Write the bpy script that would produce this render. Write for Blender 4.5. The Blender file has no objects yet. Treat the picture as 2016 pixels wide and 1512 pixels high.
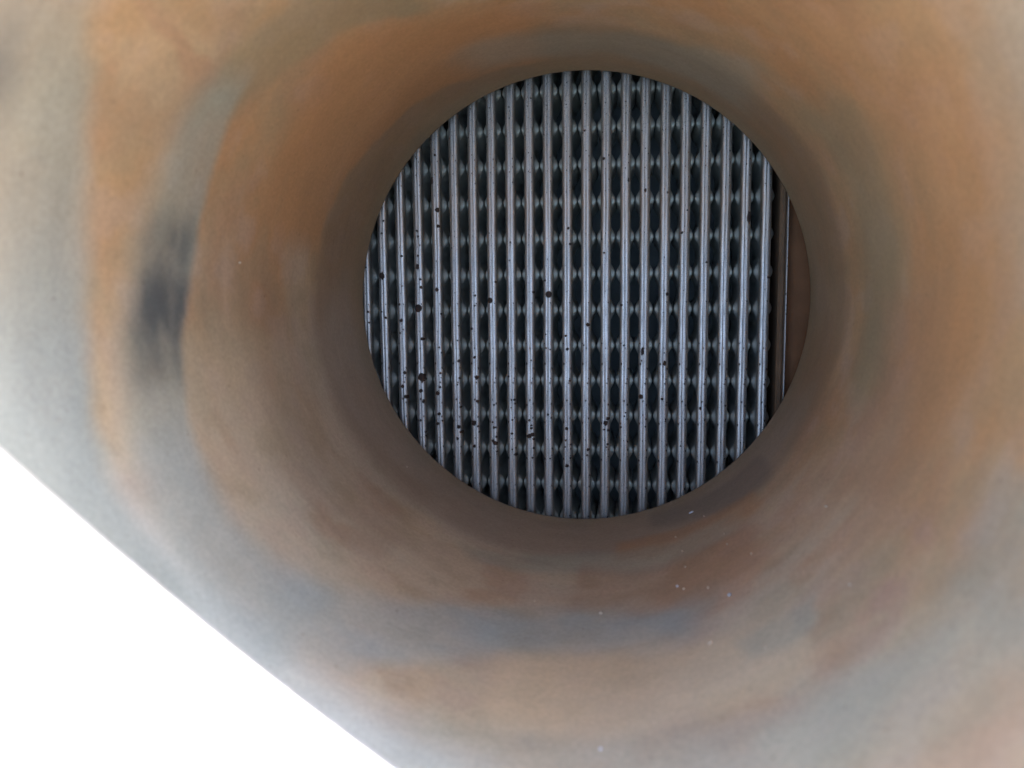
import bpy, bmesh, math, random
import numpy as np
from mathutils import Vector, Matrix

random.seed(7)
rng = np.random.default_rng(7)
S = bpy.context.scene
COL = S.collection

# ------------------------------------------------------------------ camera, sky, sun, exposure
AX_Z = 0.62                                    # height of the pipe axis above the ground; the axis runs along +Y
CAM = Vector((0.04471, 0.0, AX_Z - 0.00354))
cam_d = bpy.data.cameras.new('camera')
cam = bpy.data.objects.new('camera', cam_d); COL.objects.link(cam)
M = [[0.989017, 0.006898, -0.147642], [0.008175, 0.994828, 0.101241], [0.147577, -0.101336, 0.983846]]
ex, ey, ez = [Vector((M[0][k], M[2][k], -M[1][k])) for k in range(3)]      # image right, image down, view direction
TILT = math.radians(35)                        # the pipe's mouth looks up and back: everything built along +Y is tipped by this angle
PIVOT = Vector((0, 0, AX_Z)); LIFT = Vector((0, 0, 0.50))
TIP = Matrix.Translation(PIVOT + LIFT) @ Matrix.Rotation(-TILT, 4, 'X') @ Matrix.Translation(-PIVOT)
cam.matrix_world = TIP @ Matrix(((ex.x, -ey.x, -ez.x, CAM.x), (ex.y, -ey.y, -ez.y, CAM.y), (ex.z, -ey.z, -ez.z, CAM.z), (0, 0, 0, 1)))
cam_d.sensor_width = 36.0; cam_d.lens = 36.0*1514/2016
cam_d.clip_start = 0.01; cam_d.clip_end = 3000
cam_d.dof.use_dof = True; cam_d.dof.focus_distance = 0.715; cam_d.dof.aperture_fstop = 6.0
S.camera = cam

TO_SUN = Vector((0.640, 0.510, 0.571)).normalized()
w = bpy.data.worlds.new('World'); S.world = w; w.use_nodes = True
nt = w.node_tree; nt.nodes.clear()
sky = nt.nodes.new('ShaderNodeTexSky'); sky.sky_type = 'NISHITA'; sky.sun_disc = False
sky.dust_density = 6.0; sky.ozone_density = 1.0; sky.sun_elevation = math.asin(TO_SUN.z); sky.sun_rotation = math.atan2(TO_SUN.x, TO_SUN.y)
bg = nt.nodes.new('ShaderNodeBackground'); bg.inputs['Strength'].default_value = 0.15
wo = nt.nodes.new('ShaderNodeOutputWorld')
nt.links.new(sky.outputs[0], bg.inputs[0]); nt.links.new(bg.outputs[0], wo.inputs[0])
sun_d = bpy.data.lights.new('sun', 'SUN'); sun_d.energy = 2.6; sun_d.angle = math.radians(0.5); sun_d.color = (1.0, 0.93, 0.82)
sun = bpy.data.objects.new('sun', sun_d); COL.objects.link(sun); sun.location = (-5, 4, 8)
sun.rotation_euler = TO_SUN.to_track_quat('Z', 'Y').to_euler()
S.view_settings.view_transform = 'Standard'; S.view_settings.look = 'None'
S.view_settings.exposure = 3.1; S.view_settings.gamma = 1.0
S.cycles.max_bounces = 14; S.cycles.diffuse_bounces = 8; S.cycles.glossy_bounces = 8
S.cycles.use_denoising = True

# ------------------------------------------------------------------ measured positions (metres from the pipe axis / degrees round it)
SPOTS = [(-0.151,0.1338,0.00072,0.00072),(-0.1334,0.1365,0.00115,0.00115),(-0.1321,0.0862,0.00201,0.00201),(-0.1314,0.0712,0.00144,0.00144),(-0.1521,0.0674,0.00101,0.00101),(-0.1511,0.0623,0.00101,0.00101),(-0.1497,0.054,0.00072,0.00072),(-0.1517,0.0443,0.00101,0.00101),(-0.1523,0.0338,0.00172,0.00244),(-0.1497,0.0221,0.00115,0.00115),(-0.1491,0.0146,0.00129,0.00129),(-0.1677,0.0443,0.00115,0.00115),(-0.1875,0.026,0.00244,0.00345),(-0.1867,0.0658,0.00101,0.00101),(-0.1846,0.0775,0.00086,0.00086),(-0.1338,0.0122,0.00172,0.00172),(-0.0432,0.1836,0.00072,0.00072),(-0.0442,0.118,0.00043,0.00043),(-0.0629,0.055,0.00086,0.00086),(-0.0642,0.0383,0.00072,0.00072),(-0.0775,0.0188,0.00101,0.00101),(-0.0312,0.0195,0.00115,0.00115),(-0.0419,0.0088,0.00115,0.00115),(-0.0094,0.0667,0.00129,0.00129),(-0.0076,0.0522,0.00115,0.00115),(0.0053,0.153,0.00101,0.00101),(-0.0829,0.0639,0.00057,0.00057),(-0.1188,0.0509,0.00072,0.00072),(-0.2029,0.0341,0.00072,0.00072),(-0.1677,0.016,0.00072,0.00072),(-0.1367,0.1133,0.00086,0.00374),(0.0228,0.1279,0.00115,0.00115),(0.0798,0.0963,0.00101,0.00101),(0.0972,0.0802,0.00072,0.00072),(0.0928,0.0606,0.00115,0.00115),(0.1146,0.0339,0.00101,0.00101),(0.021,0.0563,0.00072,0.00072),(0.0235,0.0439,0.00101,0.00101),(0.0803,0.0061,0.00144,0.00144),(0.1639,0.1014,0.00057,0.00057),(0.1685,0.0197,0.00115,0.00115),(0.1506,0.0728,0.00158,0.00575),(0.0601,0.0985,0.00115,0.00172),(0.045,0.1076,0.00086,0.00144),(-0.1524,-0.0052,0.00375,0.00375),(-0.0831,0.0015,0.0027,0.0027),(-0.0275,0.0066,0.003,0.003),(-0.1495,0.0145,0.0012,0.0012),(-0.134,0.0121,0.0015,0.0015),(-0.1847,-0.0141,0.0012,0.0012),(-0.1694,-0.0168,0.0015,0.0015),(-0.0971,0.0063,0.00105,0.00105),(-0.1488,-0.0343,0.00165,0.00165),(-0.1706,-0.0288,0.0009,0.0009),(-0.1677,-0.0254,0.00075,0.00075),(-0.167,-0.0668,0.00165,0.00165),(-0.1503,-0.0711,0.0036,0.00405),(-0.1697,-0.0801,0.0018,0.0018),(-0.1663,-0.0903,0.0021,0.0021),(-0.1514,-0.0844,0.00195,0.00195),(-0.1489,-0.0945,0.00135,0.00195),(-0.135,-0.0866,0.00195,0.00195),(-0.1324,-0.0806,0.0012,0.0012),(-0.1318,-0.0673,0.00105,0.00105),(-0.1325,-0.0424,0.0009,0.0009),(-0.1305,-0.0478,0.00075,0.00075),(-0.1137,-0.0555,0.00135,0.00135),(-0.1145,-0.036,0.0009,0.0009),(-0.1133,-0.072,0.00105,0.00105),(-0.1153,-0.0782,0.0009,0.0009),(-0.1125,-0.0996,0.0012,0.0012),(-0.1147,-0.1186,0.0018,0.0018),(-0.1116,-0.1238,0.0015,0.0015),(-0.1158,-0.1304,0.00135,0.00135),(-0.1338,-0.1065,0.0015,0.0015),(-0.1353,-0.116,0.0015,0.0015),(-0.1307,-0.1132,0.0009,0.0009),(-0.1523,-0.1131,0.0012,0.0012),(-0.1477,-0.1245,0.0009,0.0009),(-0.1477,-0.1281,0.00075,0.00075),(-0.0964,-0.0711,0.0021,0.0021),(-0.0983,-0.0519,0.00135,0.00135),(-0.0959,-0.094,0.0015,0.0015),(-0.0996,-0.115,0.00225,0.00225),(-0.0957,-0.118,0.0012,0.0012),(-0.0949,-0.1235,0.00075,0.00075),(-0.0996,-0.1374,0.0015,0.0015),(-0.08,-0.0972,0.0009,0.0009),(-0.0816,-0.1139,0.0009,0.0009),(-0.0804,-0.1191,0.0012,0.0012),(-0.0785,-0.1189,0.0009,0.0009),(-0.0782,-0.1279,0.00105,0.00105),(-0.0813,-0.1318,0.0015,0.0015),(-0.079,-0.1341,0.0027,0.0021),(-0.0777,-0.1422,0.0009,0.0009),(-0.063,-0.1245,0.0012,0.0012),(-0.0625,-0.1114,0.00105,0.00105),(-0.0605,-0.0922,0.0012,0.0012),(-0.0597,-0.0959,0.00075,0.00075),(-0.0636,-0.0998,0.00075,0.00075),(-0.0596,-0.1447,0.00165,0.00165),(-0.0629,-0.1399,0.0009,0.0009),(-0.0658,-0.0699,0.00105,0.00105),(-0.0488,-0.097,0.00105,0.00105),(-0.0463,-0.1114,0.00105,0.00105),(-0.0443,-0.1165,0.00105,0.00105),(-0.0443,-0.1191,0.0012,0.0012),(-0.0464,-0.1266,0.0027,0.00195),(-0.0433,-0.125,0.0018,0.0018),(-0.0422,-0.1296,0.0012,0.0012),(-0.0435,-0.1475,0.00105,0.00105),(-0.0424,-0.1381,0.00105,0.00105),(-0.0443,-0.0546,0.00075,0.00075),(-0.0301,-0.0432,0.0009,0.0009),(-0.0263,-0.0447,0.00075,0.00075),(-0.0286,-0.106,0.0012,0.0012),(-0.0265,-0.1479,0.0009,0.0009),(-0.0303,-0.0304,0.00075,0.00075),(-0.0102,-0.044,0.00135,0.00135),(-0.0118,-0.0317,0.00105,0.00105),(-0.0081,-0.0738,0.0012,0.0012),(-0.011,-0.1189,0.0015,0.0015),(-0.0119,-0.1303,0.0009,0.0009),(-0.0107,-0.1545,0.00165,0.00165),(-0.0074,-0.147,0.00105,0.00105),(-0.0072,-0.1341,0.0009,0.0009),(-0.0124,-0.1365,0.0009,0.0009),(0.0049,-0.0404,0.00075,0.00075),(-0.2021,-0.0083,0.0012,0.0012),(-0.2015,-0.0186,0.00075,0.00075),(-0.1884,-0.0084,0.0009,0.0009),(-0.1708,-0.0014,0.00105,0.00105),(-0.1007,-0.0249,0.0012,0.0012),(-0.0973,-0.0032,0.0009,0.0009),(-0.1302,-0.0107,0.0009,0.0009),(-0.1135,-0.0221,0.00075,0.00075),(0.0088,-0.0216,0.0018,0.0018),(0.0255,-0.1132,0.0024,0.0024),(0.0274,-0.1091,0.00165,0.00165),(0.024,-0.1193,0.0009,0.0009),(0.0277,-0.12,0.00135,0.00135),(0.0272,-0.133,0.0012,0.0012),(0.0263,-0.1358,0.00075,0.00075),(0.009,-0.1387,0.00135,0.00135),(0.0083,-0.1441,0.00105,0.00105),(0.0395,-0.0038,0.0012,0.0012),(0.0437,-0.1031,0.0009,0.0009),(0.0427,-0.1065,0.00075,0.00075),(0.0457,-0.1304,0.0009,0.0009),(0.0418,-0.0407,0.0009,0.0009),(0.0587,-0.0462,0.00135,0.00375),(0.058,-0.0548,0.00075,0.00075),(0.0577,-0.0882,0.0021,0.0021),(0.062,-0.116,0.0009,0.0009),(0.0595,-0.1052,0.0006,0.0006),(0.0804,0.0056,0.00135,0.00135),(0.077,-0.0109,0.0006,0.0006),(0.0787,-0.0572,0.00135,0.0024),(0.0783,-0.0476,0.00075,0.00075),(0.0768,-0.09,0.0012,0.0012),(0.0813,-0.0932,0.00075,0.00075),(0.0818,-0.1329,0.00105,0.00105),(0.1114,-0.0985,0.0009,0.0015),(0.0942,-0.1336,0.00075,0.00075),(0.0109,-0.1632,0.00075,0.00075),(0.0801,-0.1109,0.00075,0.00075),(0.0396,-0.1168,0.0009,0.0009)]
FLAKES = [(299.43, 0.6327, 0.00293, 0.00084), (292.91, 0.4884, 0.00129, 0.00097), (301.42, 0.4417, 0.00146, 0.00117), (279.97, 0.32, 0.00106, 0.00095), (287.91, 0.4566, 0.0009, 0.0009), (278.49, 0.4716, 0.00156, 0.00078), (294.02, 0.4802, 0.00111, 0.00095), (298.31, 0.4661, 0.00092, 0.00077), (296.26, 0.3948, 0.00183, 0.00104), (304.91, 0.3561, 0.00094, 0.00141), (303.74, 0.3639, 0.00072, 0.00084), (317.89, 0.3656, 0.00072, 0.00145), (294.5, 0.5878, 0.00097, 0.00078), (295.25, 0.5502, 0.00091, 0.00073), (301.92, 0.6054, 0.0008, 0.0008), (304.61, 0.5431, 0.00072, 0.00072), (295.16, 0.5169, 0.00085, 0.00085), (304.34, 0.5203, 0.00069, 0.00086), (307.71, 0.4801, 0.00079, 0.00079), (322.9, 0.4567, 0.0009, 0.00121), (172.82, 0.4605, 0.00106, 0.00076), (224.76, 0.6291, 0.00104, 0.00062), (265.69, 0.4902, 0.00081, 0.00065), (272.54, 0.3149, 0.00104, 0.00073), (178.73, 0.3809, 0.00075, 0.00226), (285.71, 0.3067, 0.00061, 0.00061)]
BANDS = {
'A_grey':[(146.1,0.407,146.6,0.383),(152.2,0.409,153.1,0.372),(164.0,0.409,164.9,0.365),(174.0,0.403,174.6,0.361),(182.0,0.397,181.9,0.35),(191.6,0.387,190.4,0.342),(200.3,0.377,199.5,0.332),(206.9,0.374,208.1,0.325),(214.9,0.372,215.8,0.321),(224.7,0.378,224.4,0.313),(234.1,0.386,233.3,0.314)],
'A_dark':[(169.0,0.406,169.3,0.367),(174.0,0.403,174.5,0.365),(182.0,0.397,181.9,0.355),(191.2,0.387,190.5,0.347)],
'A_dark2':[(178.0,0.402,178.2,0.365),(184.4,0.395,184.1,0.353)],
'B_blue':[(229.5,0.389,233.3,0.314),(241.1,0.418,244.5,0.339),(249.0,0.439,253.7,0.378),(261.4,0.471,264.2,0.409),(275.4,0.477,276.9,0.433),(293.8,0.457,294.6,0.418)],
'C_left':[(144.8,0.283,146.9,0.194),(152.6,0.299,154.4,0.203),(161.3,0.31,162.5,0.209),(173.9,0.32,175.8,0.213),(187.0,0.315,189.6,0.206),(196.7,0.305,198.5,0.232),(207.9,0.305,208.6,0.26),(217.0,0.31,217.3,0.265)],
'E_olive':[(149.3,0.412,147.3,0.375),(139.6,0.436,136.1,0.389),(127.3,0.454,125.0,0.407),(116.7,0.499,115.1,0.458)],
'F_red':[(146.2,0.386,145.3,0.358),(144.0,0.374,143.6,0.334),(141.4,0.327,141.7,0.297)],
'G_orange':[(166.7,0.584,166.5,0.504),(162.0,0.585,160.5,0.501),(146.8,0.594,144.2,0.478),(132.5,0.614,126.1,0.462),(117.9,0.635,113.7,0.513),(99.8,0.66,96.0,0.55)],
'I_toparc':[(109.8,0.631,109.5,0.583),(93.5,0.652,92.2,0.6),(69.6,0.653,68.2,0.588),(49.7,0.65,48.7,0.548)],
'J_right':[(36.3,0.544,36.2,0.471),(24.6,0.534,23.9,0.457),(13.0,0.542,11.8,0.468),(358.6,0.543,357.8,0.483),(345.0,0.536,344.7,0.482)],
'L_red':[(358.6,0.502,358.6,0.416),(351.6,0.492,351.4,0.407),(336.6,0.476,340.7,0.411),(326.6,0.474,330.5,0.391)],
'M_edge':[(30.2,0.331,26.6,0.272),(22.0,0.337,17.4,0.278),(10.8,0.353,8.3,0.287),(1.0,0.344,0.6,0.288)],
'N_dark':[(290.6,0.674,291.4,0.633),(305.4,0.655,305.7,0.592),(317.3,0.646,316.7,0.588)],
'O_orange':[(281.5,0.613,282.7,0.567),(295.9,0.6,296.1,0.557),(309.7,0.591,309.9,0.544)],
'P_red':[(273.0,0.559,274.3,0.485),(284.9,0.54,286.5,0.467),(295.6,0.534,296.8,0.463),(306.8,0.531,306.9,0.468)],
'Q_grey':[(251.4,0.563,252.9,0.537),(273.5,0.595,274.1,0.553),(289.5,0.574,290.0,0.524),(302.4,0.572,302.8,0.533)],
'R_peach':[(264.4,0.404,267.1,0.343),(272.4,0.409,274.1,0.341),(280.5,0.412,281.0,0.334),(296.6,0.399,297.5,0.325),(308.7,0.388,308.8,0.336)],
'S_grey':[(253.7,0.331,258.2,0.278),(267.2,0.34,270.0,0.278),(287.4,0.318,288.0,0.272),(303.3,0.308,303.0,0.262),(316.0,0.298,314.6,0.261),(324.9,0.291,324.7,0.259)],
'T_grey':[(337.3,0.325,339.1,0.285),(331.5,0.315,333.2,0.275),(324.9,0.301,326.4,0.26)],
'U_pink':[(315.7,0.247,316.2,0.222),(320.5,0.247,321.3,0.224),(325.0,0.25,326.0,0.229)],
'V_green':[(298.5,0.386,298.9,0.358),(308.7,0.388,308.6,0.353),(313.7,0.394,314.5,0.363)],
'W_tan':[(190.2,0.487,190.3,0.4),(199.9,0.473,199.1,0.387),(209.8,0.462,209.7,0.376)],
'X_inner':[(180.4,0.603,180.4,0.496),(192.4,0.599,195.8,0.469),(212.2,0.606,213.2,0.448),(231.9,0.626,235.3,0.462)],
'Y_warm':[(42.8,0.523,42.4,0.429),(30.4,0.512,29.2,0.389),(17.1,0.52,14.3,0.378)],
}
# M [[0.989017, 0.006898, -0.147642], [0.008175, 0.994828, 0.101241], [0.147577, -0.101336, 0.983846]] [-0.04471, -0.00354, 0.69711]
R = 0.200; R_OUT = 0.206; Y_END = 0.697; Y_FLAT = 0.200        # bore, outside, inner end of the pipe
Y_PLATE = 0.715                                # front of the plate seams
PITCH = 0.017625; SEAM_X0 = -0.20436
ROW = 0.03335; ROW_Z0 = 0.19256

def mouth_y(th, r):                            # the pipe is cut off obliquely: the plane of its mouth
    right = -0.04471 + r*np.cos(th); down = -0.00354 - r*np.sin(th)
    slant = -0.7321*right + 0.9985*down + 0.0313
    e = np.clip(0.5 + 0.5*(slant - Y_FLAT)/0.03, 0, 1)              # slanted cut rounding over into a straight one
    return Y_FLAT + (slant - Y_FLAT)*e + 0.03*e*(1 - e)

# ------------------------------------------------------------------ helpers
def tag(o, label=None, cat=None, group=None, kind=None):
    if label: o['label'] = label
    if cat: o['category'] = cat
    if group: o['group'] = group
    if kind: o['kind'] = kind
    return o
def empty(name, loc):
    o = bpy.data.objects.new(name, None); COL.objects.link(o); o.location = loc; o.empty_display_size = 0.05
    return o
def mesh_obj(name, verts, faces, mat, parent=None, smooth=True):
    me = bpy.data.meshes.new(name); me.from_pydata([tuple(map(float, v)) for v in verts], [], [tuple(map(int, f)) for f in faces]); me.update()
    if mat: me.materials.append(mat)
    if smooth: me.polygons.foreach_set('use_smooth', [True]*len(me.polygons))
    o = bpy.data.objects.new(name, me); COL.objects.link(o)
    if parent: attach(o, parent)
    return o
def attach(o, parent):                         # geometry is given in world axes, so undo the parents' offset
    o.parent = parent
    off = Vector((0, 0, 0)); q = parent
    while q: off += q.location; q = q.parent
    o.location = o.location - off
def box_bm(bm, x0, x1, y0, y1, z0, z1):
    vs = [bm.verts.new((x, y, z)) for x in (x0, x1) for y in (y0, y1) for z in (z0, z1)]
    for f in ((0, 1, 3, 2), (4, 6, 7, 5), (0, 4, 5, 1), (2, 3, 7, 6), (0, 2, 6, 4), (1, 5, 7, 3)):
        bm.faces.new([vs[i] for i in f])
def box(name, x0, x1, y0, y1, z0, z1, mat, parent, bev=0.001):
    bm = bmesh.new(); box_bm(bm, x0, x1, y0, y1, z0, z1)
    bmesh.ops.recalc_face_normals(bm, faces=bm.faces)
    if bev: bmesh.ops.bevel(bm, geom=bm.edges[:], offset=bev, segments=1, affect='EDGES')
    me = bpy.data.meshes.new(name); bm.to_mesh(me); bm.free(); me.materials.append(mat)
    o = bpy.data.objects.new(name, me); COL.objects.link(o); attach(o, parent)
    return o

_tab = rng.random((64, 64, 64)).astype(np.float32)
def vnoise(P):                                 # smooth 3-D value noise, -1..1
    P = np.asarray(P, dtype=np.float64); i = np.floor(P).astype(int); f = P - i; f = f*f*(3 - 2*f); i &= 63; j = (i + 1) & 63
    x0, y0, z0 = i.T; x1, y1, z1 = j.T; fx, fy, fz = f.T
    c = lambda a, b, d: _tab[a, b, d]
    l = lambda a, b, t: a + (b - a)*t
    return 2*l(l(l(c(x0, y0, z0), c(x1, y0, z0), fx), l(c(x0, y1, z0), c(x1, y1, z0), fx), fy),
               l(l(c(x0, y0, z1), c(x1, y0, z1), fx), l(c(x0, y1, z1), c(x1, y1, z1), fx), fy), fz) - 1
def fbm(P, n=4):
    s = 0; a = 0.5; P = np.asarray(P)
    for k in range(n): s = s + a*vnoise(P*(2.03**k) + 17.3*k); a *= 0.5
    return s
def sstep(a, b, x):
    t = np.clip((x - a)/(b - a), 0, 1); return t*t*(3 - 2*t)

# ------------------------------------------------------------------ materials
def new_mat(name):
    m = bpy.data.materials.new(name); m.use_nodes = True; t = m.node_tree
    return m, t, t.nodes['Principled BSDF']
def N(t, kind, **kw):
    n = t.nodes.new(kind)
    for k, v in kw.items():
        if k in n.inputs.keys(): n.inputs[k].default_value = v
        else: setattr(n, k, v)
    return n
def mix(t, fac, a, b, blend='MIX'):
    n = t.nodes.new('ShaderNodeMix'); n.data_type = 'RGBA'; n.blend_type = blend
    for sock, v in ((n.inputs[0], fac), (n.inputs[6], a), (n.inputs[7], b)):
        if hasattr(v, 'is_output'): t.links.new(v, sock)
        else: sock.default_value = v if not isinstance(v, tuple) else (*v, 1)[:4]
    return n.outputs[2]
def ramp(t, src, *stops):
    n = t.nodes.new('ShaderNodeValToRGB'); e = n.color_ramp.elements
    while len(e) < len(stops): e.new(0.5)
    for k, (p, c) in enumerate(stops):
        e[k].position = p; e[k].color = (c, c, c, 1) if not isinstance(c, tuple) else (*c, 1)
    t.links.new(src, n.inputs[0]); return n.outputs[0]
def coords(t, scale):
    tc = t.nodes.new('ShaderNodeTexCoord'); mp = t.nodes.new('ShaderNodeMapping')
    mp.inputs['Scale'].default_value = scale; t.links.new(tc.outputs['Object'], mp.inputs[0]); return mp.outputs[0]
def noise(t, co, scale, detail=4, rough=0.55, dist=0.0):
    n = N(t, 'ShaderNodeTexNoise', Scale=scale, Detail=detail, Roughness=rough, Distortion=dist)
    t.links.new(co, n.inputs['Vector']); return n.outputs[0]

def N_range(t, src, a, b_):
    n = t.nodes.new('ShaderNodeMapRange'); n.inputs[1].default_value = a; n.inputs[2].default_value = b_; t.links.new(src, n.inputs[0]); return n.outputs[0]
def mat_pipe():
    m, t, b = new_mat('rusted_pipe_steel')
    at = N(t, 'ShaderNodeAttribute', attribute_name='stain')
    uvn = N(t, 'ShaderNodeAttribute', attribute_name='unrolled')        # metres round the bore, metres along it
    mp = N(t, 'ShaderNodeMapping'); mp.inputs['Scale'].default_value = (6, 60, 1); t.links.new(uvn.outputs['Vector'], mp.inputs[0])
    streak = noise(t, mp.outputs[0], 1.6, 5, 0.6)
    co = coords(t, (1, 1, 1))
    n1 = noise(t, co, 38, 6, 0.6, 0.4); n2 = noise(t, co, 420, 3, 0.6)
    c = mix(t, 1.0, at.outputs['Color'], ramp(t, streak, (0.25, 0.97), (0.75, 1.03)), 'MULTIPLY')
    c = mix(t, 1.0, c, ramp(t, n1, (0.3, (0.95, 0.955, 0.96)), (0.7, (1.05, 1.04, 1.03))), 'MULTIPLY')
    vo = N(t, 'ShaderNodeTexVoronoi', Scale=150.0); t.links.new(co, vo.inputs['Vector'])
    vs_ = N(t, 'ShaderNodeSeparateColor'); t.links.new(vo.outputs['Color'], vs_.inputs[0])
    pit = N(t, 'ShaderNodeMath', operation='MULTIPLY'); t.links.new(ramp(t, vs_.outputs[0], (0.90, 0.0), (0.94, 1.0)), pit.inputs[0]); t.links.new(ramp(t, vo.outputs['Distance'], (0.05, 0.40), (0.20, 0.0)), pit.inputs[1])
    c = mix(t, pit.outputs[0], c, (0.13, 0.075, 0.045))
    c = mix(t, 1.0, c, ramp(t, n2, (0.3, 0.89), (0.7, 1.11)), 'MULTIPLY')
    t.links.new(c, b.inputs['Base Color'])
    t.links.new(ramp(t, at.outputs['Alpha'], (0.0, 0.68), (1.0, 0.44)), b.inputs['Roughness'])
    b.inputs['Specular IOR Level'].default_value = 0.45
    mt = N(t, 'ShaderNodeMath', operation='MULTIPLY'); mt.inputs[1].default_value = 0.30
    t.links.new(at.outputs['Alpha'], mt.inputs[0]); t.links.new(mt.outputs[0], b.inputs['Metallic'])
    bp = N(t, 'ShaderNodeBump', Strength=0.12, Distance=0.0006); t.links.new(n2, bp.inputs['Height'])
    bp2 = N(t, 'ShaderNodeBump', Strength=0.15, Distance=0.0015); t.links.new(streak, bp2.inputs['Height']); t.links.new(bp.outputs[0], bp2.inputs['Normal'])
    t.links.new(bp2.outputs[0], b.inputs['Normal'])
    return m
def mat_seam():
    m, t, b = new_mat('brushed_stainless')
    lines = noise(t, coords(t, (1, 1, 0.02)), 2600, 2, 0.6)
    lines2 = noise(t, coords(t, (1, 1, 0.06)), 900, 3, 0.6)
    grain = noise(t, coords(t, (1, 1, 0.45)), 1900, 2, 0.7)
    big = noise(t, coords(t, (1, 1, 0.35)), 14, 4, 0.6)
    c = mix(t, ramp(t, lines, (0.30, 0.0), (0.62, 1.0)), (0.28, 0.272, 0.248), (0.67, 0.65, 0.595))
    c = mix(t, ramp(t, lines2, (0.35, 0.45), (0.55, 0.0)), c, (0.42, 0.43, 0.45))
    c = mix(t, ramp(t, grain, (0.34, 0.9), (0.43, 0.0)), c, (0.12, 0.12, 0.13))
    c = mix(t, ramp(t, big, (0.52, 0.0), (0.68, 0.60)), c, (0.46, 0.36, 0.27))
    pts = N(t, 'ShaderNodeTexVoronoi', Scale=330.0); t.links.new(coords(t, (1, 1, 0.8)), pts.inputs['Vector'])
    gate = N(t, 'ShaderNodeMath', operation='GREATER_THAN'); gate.inputs[1].default_value = 0.80
    sp = N(t, 'ShaderNodeSeparateColor'); t.links.new(pts.outputs['Color'], sp.inputs[0]); t.links.new(sp.outputs[0], gate.inputs[0])
    dot = N(t, 'ShaderNodeMath', operation='MULTIPLY'); t.links.new(gate.outputs[0], dot.inputs[0]); t.links.new(ramp(t, pts.outputs['Distance'], (0.16, 1.0), (0.24, 0.0)), dot.inputs[1])
    c = mix(t, dot.outputs[0], c, (0.04, 0.032, 0.028))
    # spatter, thick on the lower half of the seams
    v2 = N(t, 'ShaderNodeTexVoronoi', Scale=190.0); t.links.new(coords(t, (1, 1, 0.7)), v2.inputs['Vector'])
    s2 = N(t, 'ShaderNodeSeparateColor'); t.links.new(v2.outputs['Color'], s2.inputs[0])
    sx = N(t, 'ShaderNodeSeparateXYZ'); t.links.new(coords(t, (1, 1, 1)), sx.inputs[0])
    low = ramp(t, N_range(t, sx.outputs[2], AX_Z - 0.20, AX_Z + 0.05), (0.0, 0.0), (0.28, 0.42), (0.6, 0.22), (1.0, 0.0))
    lt = N(t, 'ShaderNodeMath', operation='LESS_THAN'); t.links.new(s2.outputs[1], lt.inputs[0]); t.links.new(low, lt.inputs[1])
    nz = noise(t, coords(t, (1, 1, 1)), 1500, 2); ad = N(t, 'ShaderNodeMath', operation='MULTIPLY_ADD'); t.links.new(nz, ad.inputs[0]); ad.inputs[1].default_value = 0.22; t.links.new(v2.outputs['Distance'], ad.inputs[2])
    d2 = N(t, 'ShaderNodeMath', operation='MULTIPLY'); t.links.new(lt.outputs[0], d2.inputs[0]); t.links.new(ramp(t, ad.outputs[0], (0.22, 1.0), (0.30, 0.0)), d2.inputs[1])
    c = mix(t, d2.outputs[0], c, (0.045, 0.03, 0.022))
    t.links.new(c, b.inputs['Base Color']); b.inputs['Metallic'].default_value = 0.85
    t.links.new(ramp(t, lines, (0.3, 0.50), (0.7, 0.38)), b.inputs['Roughness'])
    bp = N(t, 'ShaderNodeBump', Strength=0.25, Distance=0.0003); t.links.new(lines, bp.inputs['Height']); t.links.new(bp.outputs[0], b.inputs['Normal'])
    return m
def mat_sheet():
    m, t, b = new_mat('dull_plate_steel')
    n = noise(t, coords(t, (1, 1, 1)), 60, 4)
    t.links.new(mix(t, n, (0.46, 0.48, 0.44), (0.60, 0.62, 0.575)), b.inputs['Base Color'])
    b.inputs['Metallic'].default_value = 0.70; b.inputs['Roughness'].default_value = 0.40
    return m
def mat_noisy(name, a, c, scale, rough, metal=0.0, bump=0.2):
    m, t, b = new_mat(name); n = noise(t, coords(t, (1, 1, 1)), scale, 6, 0.6)
    t.links.new(mix(t, ramp(t, n, (0.3, 0.0), (0.7, 1.0)), a, c), b.inputs['Base Color'])
    b.inputs['Roughness'].default_value = rough; b.inputs['Metallic'].default_value = metal
    bp = N(t, 'ShaderNodeBump', Strength=bump, Distance=0.002); t.links.new(n, bp.inputs['Height']); t.links.new(bp.outputs[0], b.inputs['Normal'])
    return m
MAT_PIPE = mat_pipe(); MAT_SEAM = mat_seam(); MAT_SHEET = mat_sheet()
MAT_RUST = mat_noisy('brown_rust_skin', (0.14, 0.057, 0.018), (0.19, 0.080, 0.028), 45, 0.75)
MAT_OLD = mat_noisy('old_dark_rust', (0.10, 0.060, 0.032), (0.16, 0.095, 0.05), 60, 0.8)
MAT_CUT = mat_noisy('cut_steel_edge', (0.56, 0.55, 0.52), (0.68, 0.67, 0.65), 120, 0.5, 0.1)
MAT_DARK = mat_noisy('dull_grey_steel', (0.22, 0.26, 0.25), (0.30, 0.34, 0.33), 40, 0.8)
MAT_SPOT = mat_noisy('dark_rust_spot', (0.020, 0.013, 0.010), (0.060, 0.032, 0.020), 260, 0.8)
MAT_WHITE = mat_noisy('white_chip', (0.44, 0.45, 0.47), (0.54, 0.54, 0.56), 300, 0.5)
MAT_OCHRE = mat_noisy('ochre_scale', (0.46, 0.35, 0.24), (0.56, 0.45, 0.33), 300, 0.7)
MAT_GROUND = mat_noisy('pale_concrete', (0.27, 0.265, 0.255), (0.34, 0.335, 0.325), 3.0, 0.9)

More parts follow.
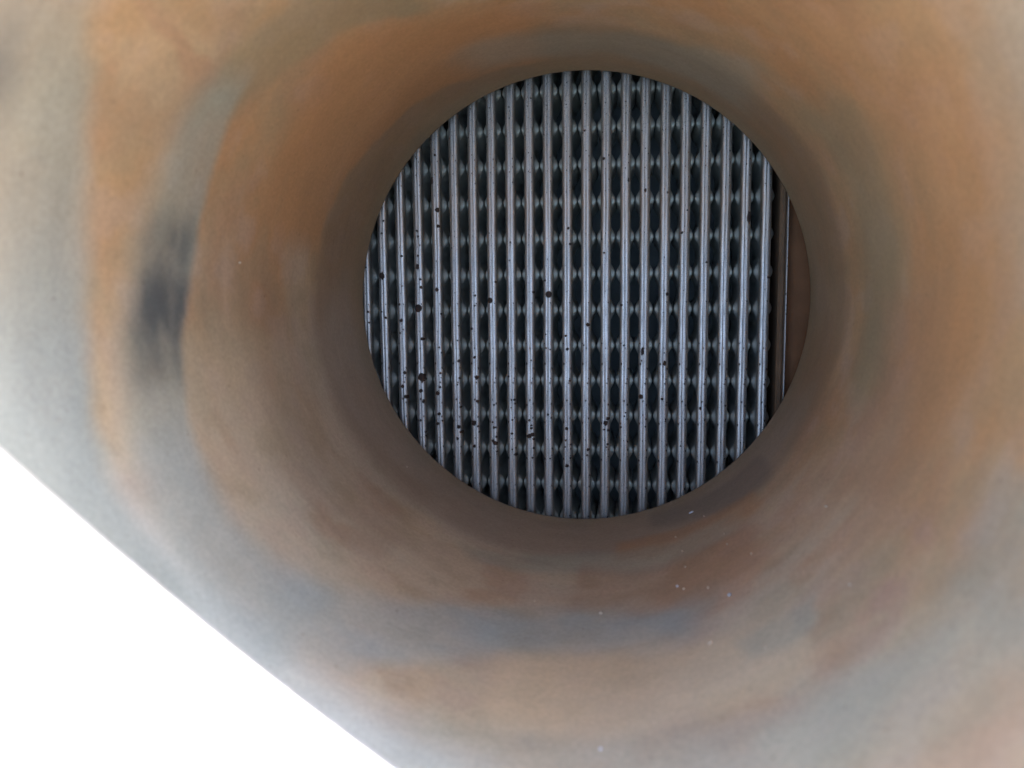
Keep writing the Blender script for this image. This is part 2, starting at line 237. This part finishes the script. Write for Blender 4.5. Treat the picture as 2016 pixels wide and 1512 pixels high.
# ------------------------------------------------------------------ the ground
g = 1500.0
ground = mesh_obj('ground', [(-g, -g, 0), (g, -g, 0), (g, g, 0), (-g, g, 0)], [(0, 1, 2, 3)], MAT_GROUND, smooth=False)
tag(ground, kind='structure')

# ------------------------------------------------------------------ the pipe, looked into through its obliquely cut mouth
pipe = empty('steel_pipe', (0, Y_END, AX_Z))
tag(pipe, 'wide rust stained steel pipe with a slanting cut mouth, opening onto the ribbed plates', 'pipe')
NT, NZ = 640, 260
th = np.linspace(0, 2*np.pi, NT, endpoint=False)
tt = np.linspace(0, 1, NZ)
TH = np.repeat(th[None, :], NZ, 0); YM = mouth_y(TH, R)
Y = YM + tt[:, None]*(Y_END - YM)
P = np.stack([R*np.cos(TH), Y, R*np.sin(TH)], -1).reshape(-1, 3)
# a little out of round, and a shallow step where the welded end zone begins
dr = 0.0006*vnoise(P*6 + 3)
P[:, 0] += dr*np.cos(TH).ravel(); P[:, 2] += dr*np.sin(TH).ravel()
# --- colour of the steel: rust films, bare bands, reddish patches, and painted-in rim glare (all in metres / degrees on the bore)
ORANGE, OCHRE, TAN = (0.445, 0.218, 0.095), (0.42, 0.255, 0.135), (0.50, 0.36, 0.23)
RED, BROWN, OLIVE = (0.37, 0.205, 0.12), (0.24, 0.15, 0.085), (0.29, 0.225, 0.135)
GREY, DARK, BLUE, PINK = np.array((0.325, 0.335, 0.285)), (0.068, 0.075, 0.082), (0.36, 0.405, 0.41), (0.46, 0.33, 0.26)
deg = np.degrees(TH).ravel(); yy = Y.ravel()
Q = np.stack([R*np.cos(TH).ravel(), yy, R*np.sin(TH).ravel()], -1)
arc = Q*np.array([12, 20, 12])                    # noise drawn out round the bore
wy = 0.020*fbm(Q*12 + 5, 4) + 0.005*fbm(Q*60 + 9, 3); wt = 6.0*fbm(Q*14 + 31, 4)
col = np.tile(np.array(OCHRE), (len(deg), 1)); bare = np.full(len(deg), 0.10)
def lay(mask, c, b=None):
    global col, bare
    mask = np.clip(mask, 0, 1); col = col + (np.asarray(c) - col)*mask[:, None]
    if b is not None: bare = bare + (b - bare)*mask
n_a, n_b, n_c = fbm(arc + 2, 5), fbm(arc*0.7 + 40, 5), fbm(Q*22 + 77, 5)
upper = sstep(-0.80, 0.05, np.sin(np.radians(deg)) + 0.25*np.cos(np.radians(deg)) + 0.5*n_b)      # the lower half is laid paler
lay(0.80*(1 - upper), (0.50, 0.425, 0.33), 0.2)
lay(0.60*sstep(-0.08, 0.40, n_a)*(0.30 + 0.70*upper), ORANGE); lay(0.25*sstep(0.05, 0.45, n_b), GREY, 0.3)
lay(0.40*sstep(0.05, 0.42, n_c), RED); lay(0.40*sstep(0.05, 0.42, fbm(Q*18 + 120, 5)), TAN)
lowright = (1 - upper)*sstep(280, 310, deg)*(1 - sstep(345, 360, deg)); lay(0.80*lowright*sstep(-0.15, 0.30, n_c), (0.46, 0.285, 0.18))
n_d = fbm(Q*45 + 200, 5); lay(0.28*sstep(0.0, 0.35, n_d), PINK); lay(0.25*sstep(0.0, 0.35, -n_d), OLIVE)
def band(key, c, alpha, s_in=0.012, s_out=0.016, ends=6.0, b=None, rag=1.0):
    k = np.array(BANDS[key], float)
    a = np.unwrap(np.radians((k[:, 0] + k[:, 2])/2)); a = np.degrees(a)
    zi, zo = k[:, 1], k[:, 3]
    if a[-1] < a[0]: a, zi, zo = a[::-1], zi[::-1], zo[::-1]
    mid = (a[0] + a[-1])/2
    d = (deg + wt*rag - mid + 180) % 360 - 180 + mid
    y_ = yy + wy*rag
    i, o = np.interp(d, a, zi), np.interp(d, a, zo)
    m = sstep(o - s_out, o + s_out*0.6, y_)*(1 - sstep(i - s_in*0.6, i + s_in, y_))
    m *= sstep(a[0] - ends, a[0] + ends*0.3, d)*(1 - sstep(a[-1] - ends*0.3, a[-1] + ends, d))
    lay(alpha*m*(0.85 + 0.35*n_b), c, b)
# the welded end of the pipe, darker scale
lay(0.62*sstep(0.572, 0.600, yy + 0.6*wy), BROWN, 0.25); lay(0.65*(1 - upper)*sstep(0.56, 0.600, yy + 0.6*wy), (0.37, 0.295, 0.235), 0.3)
lay(0.75*(1 - sstep(0.012, 0.060, yy - np.maximum(YM.ravel(), 0.24) + 0.9*wy))*(1 - sstep(0.30, 0.36, yy))*sstep(170, 200, deg)*(1 - sstep(262, 285, deg)), (0.54, 0.60, 0.62), 0.5)  # pale bluish glare along the lower-left rim, painted into the wall colour
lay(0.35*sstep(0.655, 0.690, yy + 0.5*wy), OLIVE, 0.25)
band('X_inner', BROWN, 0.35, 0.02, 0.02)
band('G_orange', ORANGE, 0.85, 0.006, 0.03)
band('Y_warm', ORANGE, 0.45, 0.03, 0.05, 10)
band('W_tan', TAN, 0.35, 0.03, 0.02, 8)
band('E_olive', OLIVE, 0.75, 0.010, 0.014, 6, 0.4)
band('F_red', RED, 0.65, 0.012, 0.012, 4)
band('I_toparc', GREY, 0.45, 0.02, 0.02, 10, 0.4)
band('J_right', OLIVE, 0.75, 0.025, 0.025, 8, 0.4)
band('L_red', RED, 0.55, 0.03, 0.03, 6)
band('M_edge', GREY, 0.55, 0.02, 0.03, 10, 0.4)
band('C_left', (0.325, 0.305, 0.25), 0.80, 0.014, 0.02, 10, 0.6, 0.6)
band('C_left', (0.33, 0.37, 0.385), 0.70*sstep(160, 195, deg), 0.010, 0.02, 10, 0.6, 0.6)
band('A_grey', GREY + (np.array(BLUE) - GREY)*sstep(190, 205, deg)[:, None], 0.74, 0.006 + 0.012*sstep(196, 215, deg), 0.022, 6, 0.6, 0.45)
n_e = fbm(Q*np.array([55, 90, 55]) + 300, 5)
band('A_dark', DARK, 0.58*np.clip(0.9 + 0.8*n_e, 0.1, 1.3), 0.008, 0.020, 6, 0.6, 0.3)
band('A_dark2', DARK, 0.60*np.clip(0.9 + 1.0*n_e, 0, 1.3), 0.008, 0.014, 4, 0.6, 0.35)
band('B_blue', BLUE, 0.70*(0.75 + 0.5*sstep(-0.3, 0.3, n_c)), 0.026, 0.026, 9, 0.6, 1.4)
band('R_peach', (0.60, 0.445, 0.30), 0.70, 0.02, 0.02, 3)
band('S_grey', (0.42, 0.415, 0.355), 0.45, 0.020, 0.03, 8, 0.6)
band('T_grey', GREY, 0.40, 0.016, 0.02, 4, 0.5)
def patch(t0, y0, dt, dy, c, a):
    d = (deg + wt - t0 + 180) % 360 - 180
    lay(a*np.exp(-(d/dt)**2 - ((yy + 0.7*wy - y0)/dy)**2), c)
patch(154.5, 0.254, 6, 0.010, DARK, 0.45)
patch(352, 0.39, 18, 0.055, (0.40, 0.20, 0.09), 0.70)
patch(330, 0.42, 12, 0.05, RED, 0.5); patch(322, 0.34, 9, 0.03, (0.36, 0.20, 0.15), 0.5*sstep(-0.1, 0.3, n_d))
patch(20, 0.36, 16, 0.05, ORANGE, 0.55); patch(60, 0.42, 25, 0.06, ORANGE, 0.5)
band('U_pink', PINK, 0.25, 0.014, 0.02, 6)
band('V_green', GREY, 0.45, 0.012, 0.012, 2, 0.4, 1.5)
band('N_dark', DARK, 0.38, 0.014, 0.018, 3, 0.4)
band('O_orange', ORANGE, 0.50, 0.010, 0.016, 3)
band('Q_grey', GREY, 0.45, 0.012, 0.010, 5, 0.4)
band('P_red', RED, 0.45, 0.020, 0.020, 3.0)
col *= (1 + 0.06*fbm(Q*np.array([20, 160, 20]), 3))[:, None]
lum = col.mean(1, keepdims=True); col = (lum + (col - lum)*1.02)*np.array([1.0, 1.015, 0.975])      # slight overall colour shift, a little greener and less blue
col = np.clip(col, 0.015, 0.8)
idx = np.arange(NZ*NT).reshape(NZ, NT); nx = np.roll(idx, -1, 1)
F = np.stack([idx[:-1], nx[:-1], nx[1:], idx[1:]], -1).reshape(-1, 4)      # seen from the inside
# outer skin and inner end ring, coarser
NO = NT
yo = mouth_y(th, R_OUT)
base = len(P)
P2 = np.concatenate([np.stack([R_OUT*np.cos(th), yo, R_OUT*np.sin(th)], -1), np.stack([R_OUT*np.cos(th), yo*0 + Y_END, R_OUT*np.sin(th)], -1)])
o1 = base + np.arange(NT); o2 = o1 + NT; r1, r2 = np.roll(o1, -1), np.roll(o2, -1)
F2 = np.stack([o1, o2, r2, r1], -1); e = idx[-1]; F3 = np.stack([e, np.roll(e, -1), r2, o2], -1)
allP = np.concatenate([P, P2]) + np.array([0, 0, AX_Z])
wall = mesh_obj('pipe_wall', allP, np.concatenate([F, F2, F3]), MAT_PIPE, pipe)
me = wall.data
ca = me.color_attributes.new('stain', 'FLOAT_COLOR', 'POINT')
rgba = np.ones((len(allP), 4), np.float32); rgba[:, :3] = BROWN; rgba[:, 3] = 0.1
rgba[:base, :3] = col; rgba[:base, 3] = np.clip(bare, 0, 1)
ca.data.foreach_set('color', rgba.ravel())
ua = me.attributes.new('unrolled', 'FLOAT_VECTOR', 'POINT')
u3 = np.zeros((len(allP), 3), np.float32); ang = np.arctan2(allP[:, 2] - AX_Z, allP[:, 0])
u3[:, 0] = R*np.cos(ang)*2; u3[:, 2] = R*np.sin(ang)*2*6; u3[:, 1] = allP[:, 1]
ua.data.foreach_set('vector', u3.ravel())
# the bare cut edge at the mouth
q = []
for r_ in (R - 0.0001, R_OUT + 0.0001):
    q.append(np.stack([r_*np.cos(th), mouth_y(th, r_) - 0.0003, r_*np.sin(th) + AX_Z], -1))
    q.append(np.stack([r_*np.cos(th), mouth_y(th, r_) + 0.0015, r_*np.sin(th) + AX_Z], -1))
q = np.concatenate([q[1], q[0], q[2], q[3]])
k = np.arange(NT); kn = np.roll(k, -1)
mesh_obj('cut_edge', q, np.concatenate([np.stack([k + a*NT, kn + a*NT, kn + (a + 1)*NT, k + (a + 1)*NT], -1) for a in range(3)]), MAT_CUT, pipe, smooth=False)

# ------------------------------------------------------------------ the casing behind it
casing = empty('plate_casing', (0, 0.78, 0))
tag(casing, 'dull brown steel casing, a dark strip right of the plates behind the opening', 'casing')
HW = 0.25; ZB, ZT = AX_Z - HW, AX_Z + HW
nq = 96; a4 = np.linspace(0, 2*np.pi, nq, endpoint=False) + math.pi/nq
sq = np.stack([np.cos(a4), np.sin(a4)], -1); sq = sq/np.abs(sq).max(1)[:, None]*HW
ci = np.stack([np.cos(a4), np.sin(a4)], -1)*(R_OUT + 0.0004)
pv = []
for y_ in (0.684, 0.694):
    for ring in (sq, ci): pv.append(np.stack([ring[:, 0], np.full(nq, y_), ring[:, 1] + AX_Z], -1))
pv = np.concatenate(pv); k = np.arange(nq); kn = np.roll(k, -1)
pf = [np.stack([k + a*nq, kn + a*nq, kn + b*nq, k + b*nq], -1) for a, b in ((0, 1), (1, 3), (3, 2), (2, 0))]
mesh_obj('front_panel', pv, np.concatenate(pf), MAT_RUST, casing, smooth=False)
X_END = SEAM_X0 + 22*PITCH
box('side_panel', -HW, -HW + 0.006, 0.6945, 0.80, ZB, ZT, MAT_RUST, casing)
box('side_panel', X_END + 0.0016, HW, 0.728, 0.80, ZB + 0.0065, ZT - 0.0065, MAT_RUST, casing)
box('top_panel', -HW + 0.0065, HW, 0.6945, 0.80, ZT - 0.006, ZT, MAT_RUST, casing)
box('bottom_panel', -HW + 0.0065, HW, 0.6945, 0.80, ZB, ZB + 0.006, MAT_RUST, casing)
box('back_panel', -HW, HW, 0.8005, 0.808, ZB, ZT, MAT_DARK, casing)
box('side_panel', HW - 0.004, HW, 0.6945, 0.7275, ZB + 0.0065, ZT - 0.0065, MAT_RUST, casing)
INV = TIP.inverted()
for sx in (-0.17, 0.17):                        # plumb legs from the tipped casing to the ground
    for y_ in (0.705, 0.785):
        top = TIP @ Vector((sx, y_, ZB - 0.006)); q_ = 0.010; vs = []
        for zz in (0.0, None):
            for dx, dy in ((-q_, -q_), (q_, -q_), (q_, q_), (-q_, q_)):
                z_ = zz if zz is not None else top.z - dy*math.tan(TILT)
                vs.append(INV @ Vector((top.x + dx, top.y + dy, z_)))
        mesh_obj('leg', vs, [(0, 3, 2, 1), (4, 5, 6, 7), (0, 1, 5, 4), (1, 2, 6, 5), (2, 3, 7, 6), (3, 0, 4, 7)], MAT_RUST, casing, smooth=False)

# ------------------------------------------------------------------ the plate pack: upright plates, each with a rounded welded front seam
pack = empty('plate_pack', (0, Y_PLATE, ZB + 0.0065))
tag(pack, 'pack of upright ribbed stainless plates behind the round opening', 'plate pack')
Z0, Z1 = ZB + 0.0085, ZT - 0.0085
PROF = [(0.00445, 0.0085), (0.00470, 0.0060), (0.00470, 0.0040), (0.0045, 0.0024), (0.0040, 0.0012), (0.0031, 0.00045), (0.0019, 0.0001), (0.00085, 0.0), (0.00058, 0.0001), (0.0, 0.0022)]
def seam_depth(x):
    x = np.abs(x); px = np.array([p_[0] for p_ in PROF[3:]][::-1]); py = np.array([p_[1] for p_ in PROF[3:]][::-1])
    px[0], py[0] = 0.0, 0.0; py[1] = 0.0
    return np.interp(x, px, py)
def seam_mesh(var):
    r_ = random.Random(100 + var); full = [(-a, b) for a, b in PROF] + [(a, b) for a, b in PROF[::-1][1:]]
    nz = 90; vs = []; ph = [r_.uniform(0, 6.28) for _ in range(4)]
    for j in range(nz + 1):
        z = Z0 + (Z1 - Z0)*j/nz
        wob = 0.00010*math.sin(z*31 + ph[0]) + 0.00007*math.sin(z*97 + ph[1]); dy = 0.00012*math.sin(z*43 + ph[2]); gs = 0.00028*math.sin(z*19 + ph[3]) + r_.uniform(-1, 1)*0.00005
        gd = 0.6 + 0.5*math.sin(z*27 + ph[1])
        for (x, y_) in full:
            core = max(0.0, 1 - abs(x)/0.0016)
            yy_ = y_*gd if x == 0 else y_
            vs.append((x + wob + gs*core, yy_ + dy, z))
    n = len(full); fs = [(j*n + i, j*n + i + 1, (j + 1)*n + i + 1, (j + 1)*n + i) for j in range(nz) for i in range(n - 1)]
    me = bpy.data.meshes.new('seam'); me.from_pydata(vs, [], fs); me.materials.append(MAT_SEAM)
    me.polygons.foreach_set('use_smooth', [True]*len(fs)); me.update(); return me
SEAMS = [seam_mesh(v) for v in range(6)]
def sheet_mesh():                               # two corrugated walls behind a seam; the bulges nearly touch the next plate's
    nz = 200; D = [0.0080, 0.0090, 0.0100, 0.0110, 0.0120, 0.0130, 0.0145, 0.0165, 0.019, 0.024, 0.032, 0.042, 0.055, 0.066]
    vs, fs = [], []
    for s in (-1, 1):
        o = len(vs)
        for j in range(nz + 1):
            z = Z0 + (Z1 - Z0)*j/nz; v = (AX_Z + ROW_Z0 - z)/ROW; c = 0.5 + 0.5*math.cos(2*math.pi*v)
            for d in D:
                u = min(1, max(0, (d - 0.0085)/0.0048)); u = u*u*(3 - 2*u)
                x = 0.00445 + u*(-0.0016 + 0.0056*c**1.6)
                vs.append((s*x, d, z))
        n = len(D)
        for j in range(nz):
            for i in range(n - 1):
                f = (o + j*n + i, o + j*n + i + 1, o + (j + 1)*n + i + 1, o + (j + 1)*n + i)
                fs.append(f if s > 0 else f[::-1])
    me = bpy.data.meshes.new('plate'); me.from_pydata(vs, [], fs); me.materials.append(MAT_SHEET)
    me.polygons.foreach_set('use_smooth', [True]*len(fs)); me.update(); return me
SHEET = sheet_mesh()
plates = {}
for i in range(-2, 22):
    x = SEAM_X0 + i*PITCH + random.uniform(-0.00025, 0.00025)
    pl = bpy.data.objects.new('plate', SHEET); COL.objects.link(pl); pl.location = (x, Y_PLATE, 0); attach(pl, pack)
    se = bpy.data.objects.new('seam', SEAMS[i % 6]); COL.objects.link(se); se.location = (x, Y_PLATE + random.uniform(0, 0.0006), 0); attach(se, pl)
    plates[i] = (x, pl, se)
end = box('end_sheet', X_END - 0.0058, X_END, Y_PLATE + 0.0030, 0.78, Z0, Z1, MAT_OLD, pack, 0.0018)
box('bright_edge', X_END + 0.0001, X_END + 0.0014, Y_PLATE + 0.0008, 0.76, Z0, Z1, MAT_SEAM, pack, 0.0003)
# dark rust spots sitting on the seams
def spot(x, z, rx, rz, i):
    r_ = random.Random(int((x + 1)*1e5) + int((z + 1)*1e5)); sx = plates[i][0]
    n, rings = 14, 3; wob = [1 + r_.uniform(-1, 1)*(0.05 if rx > 0.0024 and rx == rz else 0.24) for _ in range(n)]
    vs = [(x, z, 1.0)]
    for k_ in range(1, rings + 1):
        for a in range(n):
            t = 2*math.pi*a/n; q_ = k_/rings*wob[a]
            vs.append((x + rx*q_*math.cos(t), z + rz*q_*math.sin(t), 1 - (k_/rings)**2))
    out = []
    for (vx, vz, h) in vs:
        lx = vx - sx; off = 0.0
        d_ = float(seam_depth(np.array([min(abs(lx), 0.0040)]))[0]) + max(0, abs(lx) - 0.0040)*3
        out.append((vx, Y_PLATE + d_ - 0.0004 - 0.00025*h, AX_Z + vz))
    fs = [(0, 1 + (a + 1) % n, 1 + a) for a in range(n)]
    for k_ in range(rings - 1):
        b0 = 1 + k_*n
        fs += [(b0 + a, b0 + (a + 1) % n, b0 + n + (a + 1) % n, b0 + n + a) for a in range(n)]
    b0 = len(out); e0 = 1 + (rings - 1)*n
    out += [(vx, vy + 0.0007, vz) for (vx, vy, vz) in out[e0:e0 + n]]
    fs += [(e0 + a, e0 + (a + 1) % n, b0 + (a + 1) % n, b0 + a) for a in range(n)]
    mesh_obj('rust_spot', out, fs, MAT_SPOT, plates[i][1])
for (x, z, rx, rz) in SPOTS:
    i = int(round((x - SEAM_X0)/PITCH)); i = max(-2, min(21, i))
    lim = plates[i][0]; x = max(lim - 0.0040, min(lim + 0.0040, x))
    spot(x, z, rx, rz, i)

# ------------------------------------------------------------------ flecks caught on the pipe wall
FL = {0: ('paint_chip', 'slender bluish white sliver just below the right lower edge of the round opening', 'w'),
      1: ('paint_chip', 'white grain beside two ochre flecks, left of the bluish white chip', 'w'),
      2: ('paint_chip', 'bright bluish white angular chip, the brightest on the lower right wall', 'w'),
      3: ('paint_chip', 'lone white chip on the bottom wall, farthest below the round opening', 'w'),
      4: ('paint_chip', 'small bluish grain on the reddish patch below the opening', 'w'),
      8: ('paint_chip', 'pale smeared fleck at the end of a grey green streak', 'o'),
      5: ('rust_flake', 'orange fleck on the reddish wall, left of all the pale grains', 'o'),
      6: ('rust_flake', 'ochre fleck touching the right side of the white grain', 'o'),
      7: ('rust_flake', 'ochre fleck midway between the white grain and the bluish white chip', 'o'),
      9: ('rust_flake', 'taller ochre fleck of a close pair on the grey green streak', 'o'),
      10: ('rust_flake', 'shorter ochre fleck of a close pair on the grey green streak', 'o'),
      11: ('rust_flake', 'upright tan fleck well right of the bluish white chip', 'o'),
      12: ('rust_flake', 'tiny fleck on the orange streak below left of the slender sliver', 'o'),
      13: ('rust_flake', 'tiny fleck under the orange streak, above the reddish patch', 'o'),
      14: ('rust_flake', 'tiny fleck at the right end of the slender bluish sliver', 'o'),
      15: ('rust_flake', 'tiny fleck on the orange streak below right of the slender sliver', 'o'),
      16: ('rust_flake', 'tiny fleck straight above the white grain on the reddish patch', 'o'),
      17: ('rust_flake', 'tiny fleck above the bluish white chip, at the orange streak edge', 'o'),
      18: ('rust_flake', 'tiny fleck above and right of the bluish white chip', 'o'),
      19: ('rust_flake', 'small tan fleck highest and farthest right of the lower wall flecks', 'o'),
      20: ('rust_flake', 'lone pale fleck on the left wall, right of the dark bare streak', 'o'),
      21: ('rust_flake', 'tiny fleck alone just below left of the round opening', 'o'),
      22: ('rust_flake', 'tiny fleck on the brown wall straight below the opening', 'o'),
      23: ('paint_chip', 'smaller of the two white chips near the bottom edge of the photo', 'w'),
      24: ('rust_flake', 'narrow upright tan fleck on the dark bare streak at left', 'o')}
for k_, (t_, y_, a_, b_) in enumerate(FLAKES):
    if k_ in (4, 23, 24, 25): continue
    name, label, mt = FL.get(k_, ('rust_flake', 'tiny pale ochre fleck on the lower right pipe wall', 'o'))
    r_ = random.Random(k_); t0 = math.radians(t_); n = 7; c = Vector((R*math.cos(t0), y_, R*math.sin(t0) + AX_Z))
    nrm = Vector((-math.cos(t0), 0, -math.sin(t0))); tang = Vector((-math.sin(t0), 0, math.cos(t0))); ax = Vector((0, 1, 0))
    vs = []
    spin = r_.uniform(-0.4, 0.4) if k_ else 0.15
    fa, fb = (a_*0.70, b_*1.0) if k_ != 24 else (b_*0.30, a_*1.0)
    for lvl, sc in ((-0.0002, 1.0), (0.0005, 0.92), (0.0009, 0.5)):
        for j in range(n):
            an = 2*math.pi*j/n + spin; rr = sc*(1 + 0.22*math.sin(j*2.4 + k_))
            vs.append(c + nrm*(lvl + 0.0006) + tang*(fa*rr*math.cos(an)) + ax*(fb*rr*math.sin(an)))
    fs = [(l*n + j, l*n + (j + 1) % n, (l + 1)*n + (j + 1) % n, (l + 1)*n + j) for l in range(2) for j in range(n)] + [tuple(range(2*n, 3*n)), tuple(range(n))[::-1]]
    org = c.copy()
    o = mesh_obj(name, [v - org for v in vs], fs, MAT_WHITE if mt == 'w' else MAT_OCHRE, smooth=False)
    o.location = org
    tag(o, label, 'chip' if name == 'paint_chip' else 'flake', 'pale flecks caught on the pipe wall')

# ------------------------------------------------------------------ tip the whole unit
bpy.context.view_layer.update()
for o in list(S.objects):
    if o.parent is None and o not in (cam, sun, ground):
        o.matrix_world = TIP @ o.matrix_world
